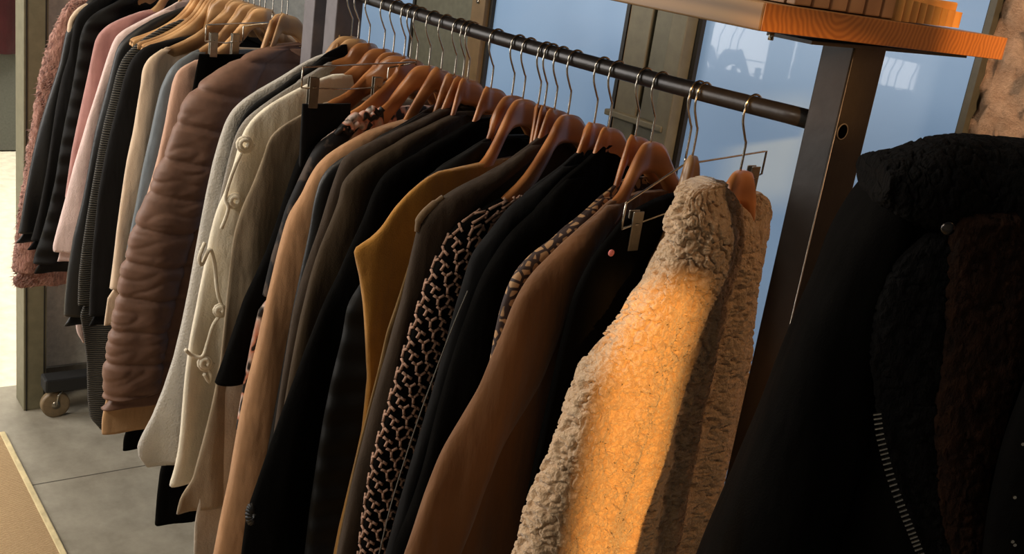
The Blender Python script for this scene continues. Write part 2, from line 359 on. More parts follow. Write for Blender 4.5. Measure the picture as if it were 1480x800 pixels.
# rug
rug = thing('rug', 'tan woven jute rug with a pale bound edge on the concrete floor', 'rug', (-2.0, -.9, 0))
mb = MB(); mb.box((-2.53, -1.6, .001), (1.2, -.40, .008)); mb.build('rug_field', JUTE, rug, smooth=False)
mb = MB(); mb.box((-2.545, -.40, .001), (1.2, -.382, .010)); mb.box((-2.545, -1.6, .001), (-2.53, -.40, .010)); mb.build('binding', JEDGE, rug, smooth=False, bevel=.003)

# ------------------------------------------------------------------ racks
def sag(x): 
    if x > -1.25: u = min(max(-x / 1.2, 0), 1)
    else: u = min(max((-x - 1.34) / 1.3, 0), 1)
    return -.007 * 4 * u * (1 - u)
RR = .0118
rack = thing('clothes_rack', 'near dark steel clothes rack with square posts under the pine shelf', 'clothes rack', (-.6, 0, 0))
def post(par, x0, x1, mat, top=1.69, hole=False):
    mb = MB(); mb.box((x0, -.03, .09), (x1, .03, top)); p = mb.build('post', mat, par, smooth=False, bevel=.0025)
    return p
p1 = post(rack, .036, .081, STEEL, 1.6965)
VOID = simple('black_void', (3, 3, 3), 1); VOID.node_tree.nodes['Principled BSDF'].inputs['Specular IOR Level'].default_value = 0
hc = onX(1217, 190, .0815)
mb = MB(); mb.tube([(.0805, hc.y, hc.z), (.0824, hc.y, hc.z)], .0085, 24); mb.build('bolt_hole', VOID, p1, smooth=False)
mb = MB(); ring = [(.082, hc.y + .009 * math.cos(a), hc.z + .009 * math.sin(a)) for a in [i * math.pi / 12 for i in range(24)]]; mb.tube(ring, .0009, 6, True); mb.build('hole_rim', STEELG, p1)
pa = onY(470, 20, -.03).x; pb = onY(486, 20, -.03).x
post(rack, pa, pb, STEELG)
mb = MB(); mb.tube([(.036 - i * (.036 - pb) / 24, 0, H + sag(.036 - i * (.036 - pb) / 24)) for i in range(25)], RR, 20); rl = mb.build('rail', RAIL, rack)
mb = MB(); mb.box((.02, -.11, 1.6945), (.084, .19, 1.6985)); mb.build('top_plate', STEEL, rack, smooth=False)
def foot(par, x0, x1):
    mb = MB(); mb.box((x0 - .01, -.25, .10), (x1 + .01, .25, .15)); mb.build('base_bar', RUB, par, smooth=False, bevel=.008)
    for y in (-.2, .2):
        xc = (x0 + x1) / 2; c = MB(); n = 24
        c.tube([(xc - .014, y - .01, .046), (xc - .012, y - .01, .046), (xc + .012, y - .01, .046), (xc + .014, y - .01, .046)], [.040, .046, .046, .040], 28)
        cs = c.build('caster_wheel', simple('tan_caster_rubber', (128, 108, 80), .5), par)
        c = MB(); c.tube([(xc - .0155, y - .01, .046), (xc + .0155, y - .01, .046)], .014, 16); c.build('wheel_hub', CLIPM, cs)
        c = MB(); c.tube([(xc - .018, y - .01, .046), (xc - .018, y - .005, .08), (xc - .016, y + .01, .098), (xc + .016, y + .01, .098), (xc + .018, y - .005, .08), (xc + .018, y - .01, .046)], .0035, 8)
        c.build('fork', CHROME, cs)
mb = MB(); mb.tube([(.0805, -.0295, .09), (.0805, -.0295, 1.694)], .0011, 6); mb.build('edge_glint', STEELG if 0 else simple('edge_glint_steel', (150, 142, 134), .35, 1), p1)  # bright tube added along the corner, standing in for the edge highlight
foot(rack, .036, .081); foot(rack, pa, pb)
rack2 = thing('clothes_rack', 'far clothes rack on rubber casters beside the doorway column', 'clothes rack', (-2, 0, 0))
qa = onY(437, 40, -.03).x; qb = onY(452, 40, -.03).x
post(rack2, qa, qb, STEELG, 1.9); post(rack2, -2.70, -2.655, STEEL, 1.9)
mb = MB(); mb.tube([(qa - i * (2.66 + qa) / 16, 0, H + sag(qa - i * (2.66 + qa) / 16)) for i in range(17)], RR, 16); mb.build('rail', RAIL, rack2)
foot(rack2, qa, qb); foot(rack2, -2.645, -2.60)

# shelf board on top of the near rack
shelf = thing('shelf_board', 'thick pine shelf board across the top of the near rack, its sawn end sunlit', 'shelf', (-.6, .02, 1.7))
def quad3(mb, x0, x1, y0, y1, zb0, zt0, zb1, zt1):
    mb.add([(x0, y0, zb0), (x1, y0, zb0), (x1, y1, zb1), (x0, y1, zb1), (x0, y0, zt0), (x1, y0, zt0), (x1, y1, zt1), (x0, y1, zt1)],
           [(0, 3, 2, 1), (4, 5, 6, 7), (0, 1, 5, 4), (1, 2, 6, 5), (2, 3, 7, 6), (3, 0, 4, 7)])
mb = MB(); quad3(mb, -1.3, .098, -.212, .243, 1.7045, 1.733, 1.697, 1.725); mb.build('plank', PINE, shelf, smooth=False, bevel=.002)
mb = MB(); quad3(mb, .0985, .1, -.2115, .2425, 1.705, 1.7325, 1.6975, 1.7245); mb.build('end_grain', PEND, shelf, smooth=False, bevel=.0005)
mb = MB(); mb.tube([(.07, -.16, 1.703), (.07, -.16, 1.694)], .003, 8); mb.build('screw', CHROME, shelf)
# objects on the shelf
def shelfz(y): return 1.7332 - (y + .212) * .0176
cr = thing('wooden_crate', 'slatted pale wood crate standing on the near end of the shelf', 'crate', (.03, -.02, 1.733))
pL = onX(1150, 5, .08); pR = onX(1300, 20, .08)
y0, y1 = pL.y, pR.y
n = 6; wdt = (y1 - y0) / n
for i in range(n):
    mb = MB(); ya = y0 + i * wdt; zz = shelfz(ya) + .001
    mb.box((.066, ya + .001, zz), (.078, ya + wdt - .003, zz + .075)); mb.build('slat', CRWOOD, cr, smooth=False, bevel=.0015)
mb = MB(); zz = 1.733
mb.box((-.16, y0, zz), (.064, y0 + .01, zz + .07)); mb.box((-.16, y1 - .012, zz - .002), (.064, y1 - .002, zz + .07)); mb.box((-.17, y0, zz), (-.16, y1, zz + .07)); mb.box((-.16, y0 + .01, zz), (.064, y1 - .012, zz + .006))
mb.build('crate_walls', CRWOOD, cr, smooth=False, bevel=.001)
pa2 = onX(1296, 30, .085); pb3 = onX(1396, 30, .085); ya, yb = pa2.y, pb3.y - .004
rd = thing('ridged_wooden_box', 'low ridged yellow wood box at the far corner of the shelf, beside the crate', 'box', (.0, (ya + yb) / 2, shelfz(ya)))
mb = MB(); prof = []; K = 96
for i in range(K + 1):
    u = i / K; prof.append((.078 + .006 * abs(math.sin(u * math.pi * 9)) ** .6, ya + u * (yb - ya)))
z0 = shelfz(ya); z1 = z0 + .026
vs = [(x, y, z0) for x, y in prof] + [(x, y, z1 - .008 * (y - ya) / (yb - ya)) for x, y in prof]; vs += [(-.1, yb, z0), (-.1, ya, z0), (-.1, yb, z1 - .008), (-.1, ya, z1)]
fs = [(i, i + 1, K + 2 + i, K + 1 + i) for i in range(K)]; L = 2 * K + 2
fs += [(K, L, L + 2, 2 * K + 1), (L, L + 1, L + 3, L + 2), (L + 1, 0, K + 1, L + 3)]
fs += [tuple(range(K + 1, 2 * K + 2)) + (L + 2, L + 3), tuple(reversed(range(0, K + 1))) + (L + 1, L)]
mb.add(vs, fs); mb.build('ridged_body', RIDGE, rd, smooth=False)
mb = MB(); mb.box((-.095, ya + .003, z1 - .008), (.074, yb - .003, z1 + .003)); mb.build('lid', RIDGE, rd, smooth=False, bevel=.002)

# ------------------------------------------------------------------ hangers
def hanger_body_mesh(arm=.215, name='hanger_arms'):
    prof = [(0, -.085, .046), (.018, -.086, .045), (.032, -.092, .044), (.045, -.106, .044), (.058, -.124, .042), (.075, -.143, .038), (.10, -.163, .033), (.14, -.186, .027), (.18, -.203, .023), (.208, -.213, .020), (.215, -.219, .012)]
    prof = [(y * arm / .215, z, h) for y, z, h in prof]
    st = [(-y, z, h) for y, z, h in reversed(prof)] + prof[1:]
    P = [Vector((y, z, h)) for y, z, h in st]; P = smoothpath(P, 3)
    mb = MB(); vs = []; fs = []; n = 8
    for p in P:
        y, z, h = p; x = g(y); hx = .0075; hz = h / 2; c = .35
        zc = z - hz
        sec = [(-hx, hz * (1 - c)), (-hx * .5, hz), (hx * .5, hz), (hx, hz * (1 - c)), (hx, -hz * (1 - c)), (hx * .5, -hz), (-hx * .5, -hz), (-hx, -hz * (1 - c))]
        for a, b_ in sec: vs.append((x + a, y, zc + b_))
    for i in range(len(P) - 1):
        for k in range(n): fs.append((i * n + k, i * n + (k + 1) % n, (i + 1) * n + (k + 1) % n, (i + 1) * n + k))
    fs.append(tuple(range(n))); L = (len(P) - 1) * n; fs.append(tuple(L + k for k in reversed(range(n))))
    mb.add(vs, fs); o = mb.build(name, PALELITW); me = o.data; bpy.data.objects.remove(o); return me
def hook_mesh():
    pts = [(0, 0, -.092), (0, 0, -.052), (0, -.003, -.044), (0, -.013, -.024), (0, -.0155, -.012)]
    for i in range(0, 11):
        a = math.pi + .25 - i * (math.pi + .9) / 10
        pts.append((0, .0150 * math.cos(a), -.0012 + .0150 * math.sin(a)))
    mb = MB(); mb.tube(smoothpath(pts, 3), .0016, 8); o = mb.build('hook', CHROME); me = o.data; bpy.data.objects.remove(o); return me
HB = hanger_body_mesh(); HBS = hanger_body_mesh(.085); HK = hook_mesh()
def hanger(X, what, short=False, yaw=None, dz=0):
    r = thing('wooden_hanger', what, 'hanger', (X, 0, H + sag(X)), 'wooden hangers on the rails')
    a = bpy.data.objects.new('hanger_arms', HBS if short else HB); COL.objects.link(a); a.parent = r
    h = bpy.data.objects.new('hook', HK); COL.objects.link(h); h.parent = r
    r.rotation_euler = (0, 0, random.uniform(-.03, .03) if yaw is None else yaw)
    return r

# ------------------------------------------------------------------ garments
def interp(tab, z):
    if z >= tab[0][1]: return tab[0][0]
    for (ya, za), (yb, zb) in zip(tab, tab[1:]):
        if z >= zb: return ya + (yb - ya) * (za - z) / max(za - zb, 1e-6)
    return tab[-1][0]
def smoothtab(pts, win=.012):
    t_ = [pts[0]]
    for p in pts[1:]:
        if p[1] < t_[-1][1] - .0015: t_.append(p)
    zs = [t_[0][1] - i * (t_[0][1] - t_[-1][1]) / 160 for i in range(161)]
    out = []
    for z in zs:
        k = [interp(t_, min(t_[0][1], max(t_[-1][1], z + d * win))) for d in (-1, -.5, 0, .5, 1)]
        out.append((sum(k) / 5, z))
    out[0] = (t_[0][0], t_[0][1]); return out
def slab(mb, X, z0, z1, yl, yr, half, disp=None, rows=60, cols=56, off=0, hem=0, pw=.55, seed=0, fold=.004, foldk=70, topdip=0):
    vs = []; fs = []
    for i in range(rows + 1):
        u = i / rows; z = z0 + (z1 - z0) * u; a = yl(z); c = yr(z); ym = (a + c) / 2; hw = max((c - a) / 2, .004)
        for k in range(cols):
            th = 2 * math.pi * k / cols; cs, sn = math.cos(th), math.sin(th)
            y = ym - hw * cs; s = (1 - cs) / 2
            hh = half(s, u) if callable(half) else half
            amp = fold * min(1, u * 3) ** 1
            fx = amp * math.sin(foldk * y + seed * 1.7 + 1.2 * math.sin(z * 5 + seed)) + amp * .8 * noise.noise(Vector((y * 14 + seed * 3.1, z * 3.5, seed)))
            sx = math.copysign(abs(sn) ** pw, sn)
            x = X + g(y) + off + fx + hh * sx
            zz = z - hem * s * u ** 6 + (topdip * (1 - abs(2 * s - 1) ** 2) * -(1 - u) ** 8 if topdip else 0)
            p = Vector((x, y, zz))
            if disp:
                nrm = Vector((sx, -cs * .9, 0)).normalized(); p = p + nrm * disp(y, z, th, u)
            vs.append(p)
    n = cols
    for i in range(rows):
        for k in range(n): fs.append((i * n + k, (i + 1) * n + k, (i + 1) * n + (k + 1) % n, i * n + (k + 1) % n))
    fs.append(tuple(range(n))); L = rows * n; fs.append(tuple(L + k for k in reversed(range(n))))
    mb.add(vs, fs)
USED = {}
def garment(name, label, cat, X, px, mat, sleeve=.10, cuff=-.92, thick=.011, sthick=.020, hem=0, disp=None, sdisp=None, rows=90, cols=64,
            fold=.005, group=None, far=None, neckw=None, smat=None, body_inset=.03, sub='sleeve', shz=None, win=.012, foldk=70, ext=0, width=None, tuck=False, rpx=None):
    pts = [onG(a, b_, X) for a, b_ in px]
    tab = smoothtab([(p.y, p.z) for p in pts], win)
    z0, z1 = tab[0][1], tab[-1][1] - ext
    tab.append((tab[-1][0], z1 - .001))
    r = thing(name, label, cat, (X, 0, z1), group)
    seed = random.uniform(0, 20)
    if shz is None:
        shz = z0 - .05
        for y, z in tab:
            if y < -.15: shz = z; break
    cz = max(H + cuff, z1 + .03)
    L = lambda z: interp(tab, z)
    def bl(z):
        if not sleeve: return L(z)
        a = min(max((shz - z) / .04, 0), 1) * (1 if tuck else min(max((z - cz) / .05 + .6, 0), 1))
        return L(z) + body_inset * a
    fw = far if far else 1.0
    rtab = smoothtab([(p.y, p.z) for p in [onG(a, b_, X) for a, b_ in rpx]], win) if rpx else None
    def br(z): return interp(rtab, z) if rtab else L(z) + width if width else max(min(-L(z) * .92 * fw, .27), L(z) + .05)
    mb = MB(); slab(mb, X, z0, z1, bl, br, (lambda s, u: thick * (.55 + .45 * min(1, u * 6))), disp, rows, cols, 0, hem, .45, seed, fold, foldk)
    mb.build('body', mat, r)
    if sleeve:
        top = min(shz + .035, z0 - .004)
        def sw(z): return sleeve * min(1, .45 + .55 * max(0, (top - z)) / .10) * (1 - .18 * (top - z) / (top - cz))
        mb = MB(); slab(mb, X, top, cz, lambda z: L(z) - .001, lambda z: L(z) + sw(z), (lambda s, u: sthick * min(1, .35 + u * 7)), sdisp or disp, rows, max(32, cols // 2 if not sdisp else cols), .006, 0, .8, seed + 3, fold * .8, foldk)
        mb.build('sleeve', smat or mat, r)
        if rpx: top, cz = top - .02, top - .30
        mb = MB(); slab(mb, X - (.03 if rpx else 0), top, cz, lambda z: br(z) - sw(z) * .8, lambda z: br(z) + .02, sthick * .8, None, 24, 24, .002, 0, .8, seed + 5, fold)
        mb.build('sleeve', smat or mat, r)
    r['_tab'] = 0; del r['_tab']
    global LAST
    LAST = r_info = dict(root=r, L=L, X=X, z0=z0, z1=z1, shz=shz, cz=cz, thick=thick, sthick=sthick)
    return r_info
def surf(info, a, b_, extra=.0): # point on the +X face of a garment
    return onG(a, b_, info['X'], info['sthick'] + .006 + extra)

def hanger_for(info, XH, label, drop=.015, fars=1, y_bare=None):
    """wooden hanger whose near arm runs bare down to the neck point and then just under the shoulder line"""
    X, L = info['X'], info['L']; s_ = sag(XH)
    zo = [(L(z), z - H - s_) for z in [info['z0'] - i * .004 for i in range(80)]]
    y0, z0 = zo[0]
    near = [(0, -.085), (-.020, -.087)]
    if y0 < -.05:
        near += [(-.034, -.098), (-.046, -.116)]
        ym = (-.046 + y0) / 2; zm = (-.116 + z0) / 2 - .012
        if y0 < -.085 and zm < -.12: near.append((ym, zm))
        near.append((y0, z0 - .003))
    last = near[-1][0]
    for k in range(1, len(zo) - 3):
        y, z = zo[k]
        if (zo[k + 3][1] - z) / min(-.0001, (zo[k + 3][0] - y)) > 1.5 and y < -.12: break
        if y < last - .02 and y < -.03 and y > -.215:
            near.append((y, min(z - drop, near[-1][1] - .002))); last = y
    if near[-1][0] > -.12: near.append((near[-1][0] - .05, near[-1][1] - .035))
    farp = [(.020, -.087), (.034, -.096), (.05, -.114), (.08, -.146), (.14, -.182), (.20, -.205)]
    if fars < 1: farp = [(.020, -.087), (.030, -.098), (.040, -.12), (.046, -.15), (.05, -.17)]
    P = smoothpath([Vector((y, z, 0)) for y, z in reversed(near)] + [Vector((y, z, 0)) for y, z in farp], 3)
    yt = -near[-1][0]; vs = []; fs = []; n = 8; sh = X - XH
    for p in P:
        y, z = p.x, p.y; a = min(1, abs(y) / (yt if y < 0 else .2)); h = .042 * (1 - a) ** .6 + .018 if a < .97 else .012
        h = min(h, .044); x = g(y) + sh * min(1, abs(y) / .06); hx = .0075 if y > min(y0, -.02) + .01 else .0042; hz = h / 2; c = .35; zc = z - hz
        for a_, b_ in [(-hx, hz * (1 - c)), (-hx * .5, hz), (hx * .5, hz), (hx, hz * (1 - c)), (hx, -hz * (1 - c)), (hx * .5, -hz), (-hx * .5, -hz), (-hx, -hz * (1 - c))]:
            vs.append((XH + x + a_, y, H + s_ + zc + b_))
    for i in range(len(P) - 1):
        for k in range(n): fs.append((i * n + k, i * n + (k + 1) % n, (i + 1) * n + (k + 1) % n, (i + 1) * n + k))
    fs.append(tuple(range(n))); Lq = (len(P) - 1) * n; fs.append(tuple(Lq + k for k in reversed(range(n))))
    r = thing('wooden_hanger', label, 'hanger', (XH, 0, H + s_), 'wooden hangers on the rails')
    mb = MB(); mb.add(vs, fs); mb.build('hanger_arms', HWOOD if XH > -1.1 else PALELITW, r)
    h = bpy.data.objects.new('hook', HK); COL.objects.link(h); h.parent = r
    return r
# --- near rack, from the right -------------------------------------------------------
def curl(sc_, amp, k=1.0):
    def f(y, z, th, u):
        p = Vector((y * sc_ + math.cos(th) * .6, z * sc_ * .8, math.sin(th) * 2.0))
        q = p + Vector((noise.noise(p * 1.1), noise.noise(p * 1.1 + Vector((5, 5, 5))), 0)) * .9
        c = min(1, abs(noise.noise(q * .8)) * 4.5) ** .6; c2 = min(1, abs(noise.noise(q * 1.7 + Vector((3, 8, 1)))) * 4) ** .6
        return amp * (1.5 * c + .6 * c2 - 1) + amp * .8 * noise.noise(p * .3)
    return f
XT = railx(1090)
px = [(1012, 264), (1000, 268), (985, 285), (976, 315), (975, 345), (962, 372), (940, 405), (922, 430), (900, 465), (882, 495), (868, 520), (852, 535), (842, 550), (832, 575), (815, 615), (795, 660), (780, 700), (762, 755), (748, 800), (725, 870), (705, 940)]
T = garment('teddy_coat', 'cream curly teddy fleece coat, last garment before the near rack post', 'coat', XT, px, TEDDY, sleeve=.155, cuff=-1.0, thick=.030, sthick=.036, disp=curl(100, .0052), rows=380, cols=240, sdisp=curl(100, .0056), fold=.006, win=.004, body_inset=.05, shz=H - .10,
    rpx=[(1036, 264), (1050, 280), (1066, 300), (1078, 335), (1083, 380), (1083, 420), (1080, 480), (1073, 540), (1060, 610), (1042, 680), (1022, 745), (1005, 800), (985, 870)])
hanger_for(T, XT, 'wooden hanger holding the cream teddy coat', fars=.5)
# far half of the teddy collar
mb = MB(); c0 = onX(1110, 276, XT - .03); ry = onX(1122, 292, XT - .03).y
slab(mb, XT - .03, c0.z, .75, lambda z: .040 - (c0.z - z) * .02, lambda z: ry - .045 * math.exp((z - c0.z) / .018), .020, curl(100, .004), 200, 110)
mb.build('front_panel', TEDDY, T['root'])
XS = railx(1019); hanger(XS, 'short wooden hanger squeezed between the teddy coat and the clip hanger', True, .1)
XC = railx(1001)
px = [(945, 290), (915, 300), (900, 315), (880, 345), (866, 360), (850, 390), (830, 430), (812, 500), (795, 580), (770, 680), (740, 800), (720, 880)]
S = garment('black_skirt', 'plain black skirt pinned in a metal clip hanger left of the teddy coat', 'skirt', XC, px, BLK, sleeve=0, thick=.014, fold=.006)
mb = MB(); q = onG(883, 365, XC, .022); mb.tube([q, q + Vector((.0015, 0, 0))], .0045, 12); mb.build('pink_tag_dot', simple('pink_sticker', (240, 140, 136), .6), S['root']); 
def clip_hanger(X, label, pn, pf, xn, xf, drop=.035):
    r = thing('metal_clip_hanger', label, 'hanger', (X, 0, H + sag(X)), None)
    a = onX(*pn, xn); b_ = onX(*pf, xf); mid = Vector((X, 0, (a.z + b_.z) / 2 + .012)); dn = Vector((0, 0, -drop))
    mb = MB(); mb.tube([a + dn, a + dn * .5, a, a + (mid - a) * .04, mid, b_ + (mid - b_) * .04, b_, b_ + dn * .5, b_ + dn], .0016, 8)
    mb.tube([a + dn, (a + b_) / 2 + dn + Vector((0, 0, -.004)), b_ + dn], .0014, 8); mb.build('wire_frame', CHROME, r)
    h = bpy.data.objects.new('hook', HK); COL.objects.link(h); h.parent = r
    mb = MB(); mb.tube([(X, 0, H + sag(X) - .09), mid], .0016, 8); mb.build('stem', CHROME, r)
    for e, o_ in ((a, b_), (b_, a)):
        c = e + dn + (o_ - e).normalized() * .028
        mb = MB(); 
        mb.box(c + Vector((.003, -.009, -.035)), c + Vector((.0055, .009, .018))); mb.box(c + Vector((-.0055, -.009, -.035)), c + Vector((-.003, .009, .018)))
        cl = mb.build('clip', CLIPM, r, smooth=False, bevel=.001)
        mb = MB(); mb.tube([c + Vector((-.006, -.011, -.003)), c + Vector((.009, 0, .002)), c + Vector((-.006, .011, -.003))], .0012, 6); mb.build('clip_spring', CHROME, cl)
    return r
clip_hanger(XC + .012, 'bright metal clip hanger holding the plain black skirt', (905, 293), (1108, 218), XC + .06, XC - .012)
XR = railx(957)
R_ = garment('brown_coat', 'tobacco brown coat between the snake print blouse and the black skirt', 'coat', XR,
    [(882, 290), (850, 318), (815, 348), (785, 380), (760, 405), (738, 438), (725, 470), (708, 510), (690, 560), (665, 610), (640, 655), (610, 720), (580, 800), (555, 870)], BRNJ, sleeve=.11, fold=.006)
hanger_for(LAST, XR, 'wooden hanger holding the tobacco brown coat')
XQ = railx(934)
garment('snake_print_blouse', 'snake print blouse in cream and maroon showing as a narrow strip', 'blouse', XQ,
    [(905, 258), (885, 268), (850, 300), (815, 330), (780, 355), (752, 378), (735, 400), (722, 435), (714, 470), (705, 520), (690, 580), (660, 680)], SNAKE, sleeve=.10, fold=.002, thick=.008, sthick=.013)
hanger_for(LAST, XQ, 'wooden hanger holding the snake print blouse')
XP = railx(894)
garment('black_coat', 'black coat with a high closed neck left of the snake print blouse', 'coat', XP,
    [(872, 208), (850, 230), (810, 262), (775, 300), (730, 345), (700, 385), (688, 410), (675, 450), (660, 500), (640, 570), (610, 670), (570, 790), (550, 860)], BLK, sleeve=.11, thick=.013, sthick=.02)
hanger_for(LAST, XP, 'wooden hanger holding the high-necked black coat')
XO = railx(873)
garment('black_blazer', 'black blazer hanging directly right of the chain print coat', 'blazer', XO,
    [(838, 218), (800, 248), (770, 270), (735, 300), (705, 335), (682, 365), (672, 400), (658, 450), (645, 500), (622, 580), (590, 680), (555, 800), (540, 860)], BLK2, sleeve=.105)
P = [onG(a, b_, XO, .024) for a, b_ in [(676, 420), (655, 470), (632, 530), (610, 590), (588, 655), (565, 730), (548, 800)]]
mb = MB(); mb.tube(smoothpath(P, 6), .0009, 6); mb.build('piping', cloth('grey_piping', (96, 92, 84)), LAST['root'])
hanger_for(LAST, XO, 'wooden hanger holding the black blazer beside the chain print coat')
XN = railx(834)
NET = garment('chain_print_coat', 'black coat with pinkish cream interlocking chain print', 'coat', XN,
    [(722, 287), (705, 284), (685, 292), (660, 318), (648, 340), (632, 370), (618, 400), (605, 440), (592, 480), (572, 545), (556, 600), (540, 655), (528, 720), (518, 800), (512, 860)], BLK, sleeve=.115, cuff=-1.02, fold=0, body_inset=.03)
hanger_for(LAST, XN, 'wooden hanger with its long arm bare, holding the chain print coat')
# chain print: raised Y links lying on the sleeve's surface
def sleeve_point(info, w_, z, arc, lift=.0012):
    top = min(info['shz'] + .035, info['z0'] - .004); u = (top - z) / (top - info['cz'])
    sw = w_ * min(1, .45 + .55 * max(0, (top - z)) / .10) * (1 - .18 * u); hw = sw / 2 + .0005
    hh = info['sthick'] * min(1, .35 + u * 7); ym = info['L'](z) - .001 + hw
    def P(th):
        y = ym - hw * math.cos(th); sn = math.sin(th)
        return Vector((info['X'] + g(y) + .006 + hh * math.copysign(abs(sn) ** .8, sn), y, z))
    th = -.35; p = P(th); a = 0
    while a < arc and th < 2.9:
        th += .03; q = P(th); a += (q - p).length; p = q
    t_ = (P(th + .03) - P(th - .03)).normalized(); nrm = Vector((-t_.y, t_.x, 0)); nrm = nrm if nrm.x - nrm.y > 0 else -nrm
    return p + nrm * lift
mb = MB(); z = NET['shz'] + .02; row = 0
while z > .50:
    for k in range(7):
        arc = .004 + k * .0185 + (.009 if row % 2 else 0)
        c = sleeve_point(NET, .115, z, arc); fl = 1 if (row + k) % 2 else -1
        tips = ((.0088, .0052 * fl), (-.0088, .0052 * fl), (0, -.0105 * fl))
        if fl < 0: tips = ((.0088, .0052), (-.0088, .0052), (.003, -.0115))
        else: tips = ((.0088, -.0048), (-.0088, .0048), (-.002, -.0115))
        if z > NET['shz'] + .012: continue
        for da, dz in tips:
            da *= .84; dz *= .84
            e = sleeve_point(NET, .115, z + dz, max(0, arc + da)); mb.tube([c, c.lerp(e, .5), e], [.0024, .0020, .0024], 6)
    z -= .0165; row += 1
mb.build('chain_pattern', cloth('pinkish_cream_print', (176, 138, 116), .8, .1), NET['root'])
XM = railx(814)
garment('black_coat', 'black coat with a pale beige trimmed edge right of the mustard coat', 'coat', XM,
    [(788, 193), (770, 205), (740, 228), (700, 252), (665, 268), (640, 282), (622, 298), (606, 318), (602, 335), (595, 365), (580, 430), (566, 470), (550, 530), (525, 640), (500, 740), (486, 800), (475, 860)], DBRN, sleeve=.10)
hanger_for(LAST, XM, 'wooden hanger holding the beige-edged dark coat')
P = [onG(a, b_, XM, .004) for a, b_ in [(640, 285), (626, 296), (613, 308), (605, 320), (603, 334)]]
mb = MB(); mb.tube(smoothpath(P, 6), [.004] * 5 + [.0055] * 14 + [.004] * 6, 10); mb.build('beige_edge', cloth('faded_taupe', (118, 94, 66)), LAST['root'])
hanger_for(LAST, railx(799), 'slim wooden hanger, the right one of two touching left of the beige-edged coat', .03)
hanger_for(LAST, railx(790), 'slim wooden hanger, the left one of two touching left of the beige-edged coat', .03)
garment('olive_skirt', 'olive beige skirt edge showing between the mustard coat and beige-edged coat', 'skirt', railx(794),
    [(604, 325), (596, 365), (585, 400), (572, 440), (558, 480), (545, 540), (530, 600), (510, 680), (490, 770), (480, 830)], cloth('olive_beige_wool', (134, 104, 62), .9, .2), sleeve=0, thick=.006, fold=.001)
XL = railx(767)
garment('mustard_coat', 'mustard yellow felt coat with a wide pointed collar', 'coat', XL,
    [(690, 236), (670, 236), (640, 243), (615, 258), (592, 278), (570, 302), (552, 328), (535, 345), (513, 361), (516, 380), (520, 400), (524, 440), (526, 480), (528, 520), (530, 545), (522, 620), (505, 690), (490, 760), (480, 820)], MUST, sleeve=0, thick=.014, fold=.005, win=.004)
hanger_for(LAST, XL, 'wooden hanger with a long bare arm, holding the mustard coat')
XK = railx(751)
garment('velvet_coat', 'black crinkled velvet coat partly under the mustard collar', 'coat', XK,
    [(703, 200), (660, 225), (620, 250), (585, 285), (560, 330), (535, 380), (520, 415), (503, 440), (495, 490), (480, 545), (468, 600), (458, 660), (448, 730), (440, 800), (432, 860)], VELV, sleeve=.12, cuff=-.98)
hanger_for(LAST, XK, 'wooden hanger holding the crinkled velvet coat')
XJ = railx(720)
J_ = garment('black_coat', 'long matte black coat left of the crinkled velvet coat', 'coat', XJ,
    [(690, 172), (655, 190), (620, 210), (580, 232), (555, 250), (538, 275), (525, 310), (505, 355), (488, 400), (462, 450), (440, 500), (418, 560), (398, 620), (375, 690), (358, 740), (350, 800), (344, 860)], BLK, sleeve=.12)
hanger_for(LAST, XJ, 'wooden hanger holding the long matte black coat')
mb = MB()
for k in range(14):
    a = k * .45; q = surf(J_, 362 + 6 * math.cos(a), 745 + 14 * math.sin(a) * .9 - k * .5, .004); 
    mb.tube([q, q + Vector((.010, -.006 * math.cos(a), .010 * math.sin(a)))], [.004, .001], 6)
mb.build('cuff_ruffle', BLKS, J_['root'])
XI = railx(685)
garment('olive_coat', 'olive brown flannel coat with a pinched fold at its shoulder', 'coat', XI,
    [(662, 162), (630, 175), (590, 195), (555, 215), (522, 235), (500, 252), (492, 265), (490, 285), (478, 320), (462, 360), (448, 400), (432, 460), (420, 520), (408, 590), (395, 660), (380, 740), (370, 820)], OLV, sleeve=.11)
hanger_for(LAST, XI, 'wooden hanger holding the olive flannel coat')
XH = railx(678) - .012
garment('dark_brown_coat', 'dark brown wool coat with a sharp shoulder left of the olive coat', 'coat', XH,
    [(655, 148), (620, 166), (580, 184), (545, 200), (510, 216), (496, 226), (488, 245), (475, 280), (462, 320), (448, 360), (436, 400), (424, 450), (412, 520), (400, 590), (388, 670), (375, 760), (368, 820)], DBRN, sleeve=.10)
hanger_for(LAST, XH + .012, 'wooden hanger holding the sharp-shouldered dark brown coat')
XG = railx(666) - .02
garment('leather_coat', 'black leather coat tucked right of the camel coat', 'coat', XG,
    [(630, 150), (600, 168), (560, 190), (520, 212), (480, 235), (462, 255), (452, 290), (446, 330), (436, 380), (424, 440), (412, 510), (398, 590), (382, 680), (366, 780), (360, 840)], BLKS, sleeve=.10, thick=.008, sthick=.014)
hanger_for(LAST, XG + .02, 'wooden hanger holding the black leather coat')
XF = railx(646) - .022
garment('camel_coat', 'smooth camel coat between the floral dress and the leather coat', 'coat', XF,
    [(600, 168), (572, 170), (545, 180), (515, 196), (485, 214), (462, 232), (446, 256), (434, 284), (422, 300), (414, 318), (402, 362), (390, 410), (380, 450), (368, 505), (355, 560), (344, 620), (332, 690), (318, 750), (308, 800), (298, 860)], CAMEL, sleeve=.13, cuff=-1.15, sthick=.026, fold=.003, thick=.012)
hanger_for(LAST, XF + .022, 'broad wooden hanger with a bare upper arm, holding the camel coat')
XE = railx(628) - .035
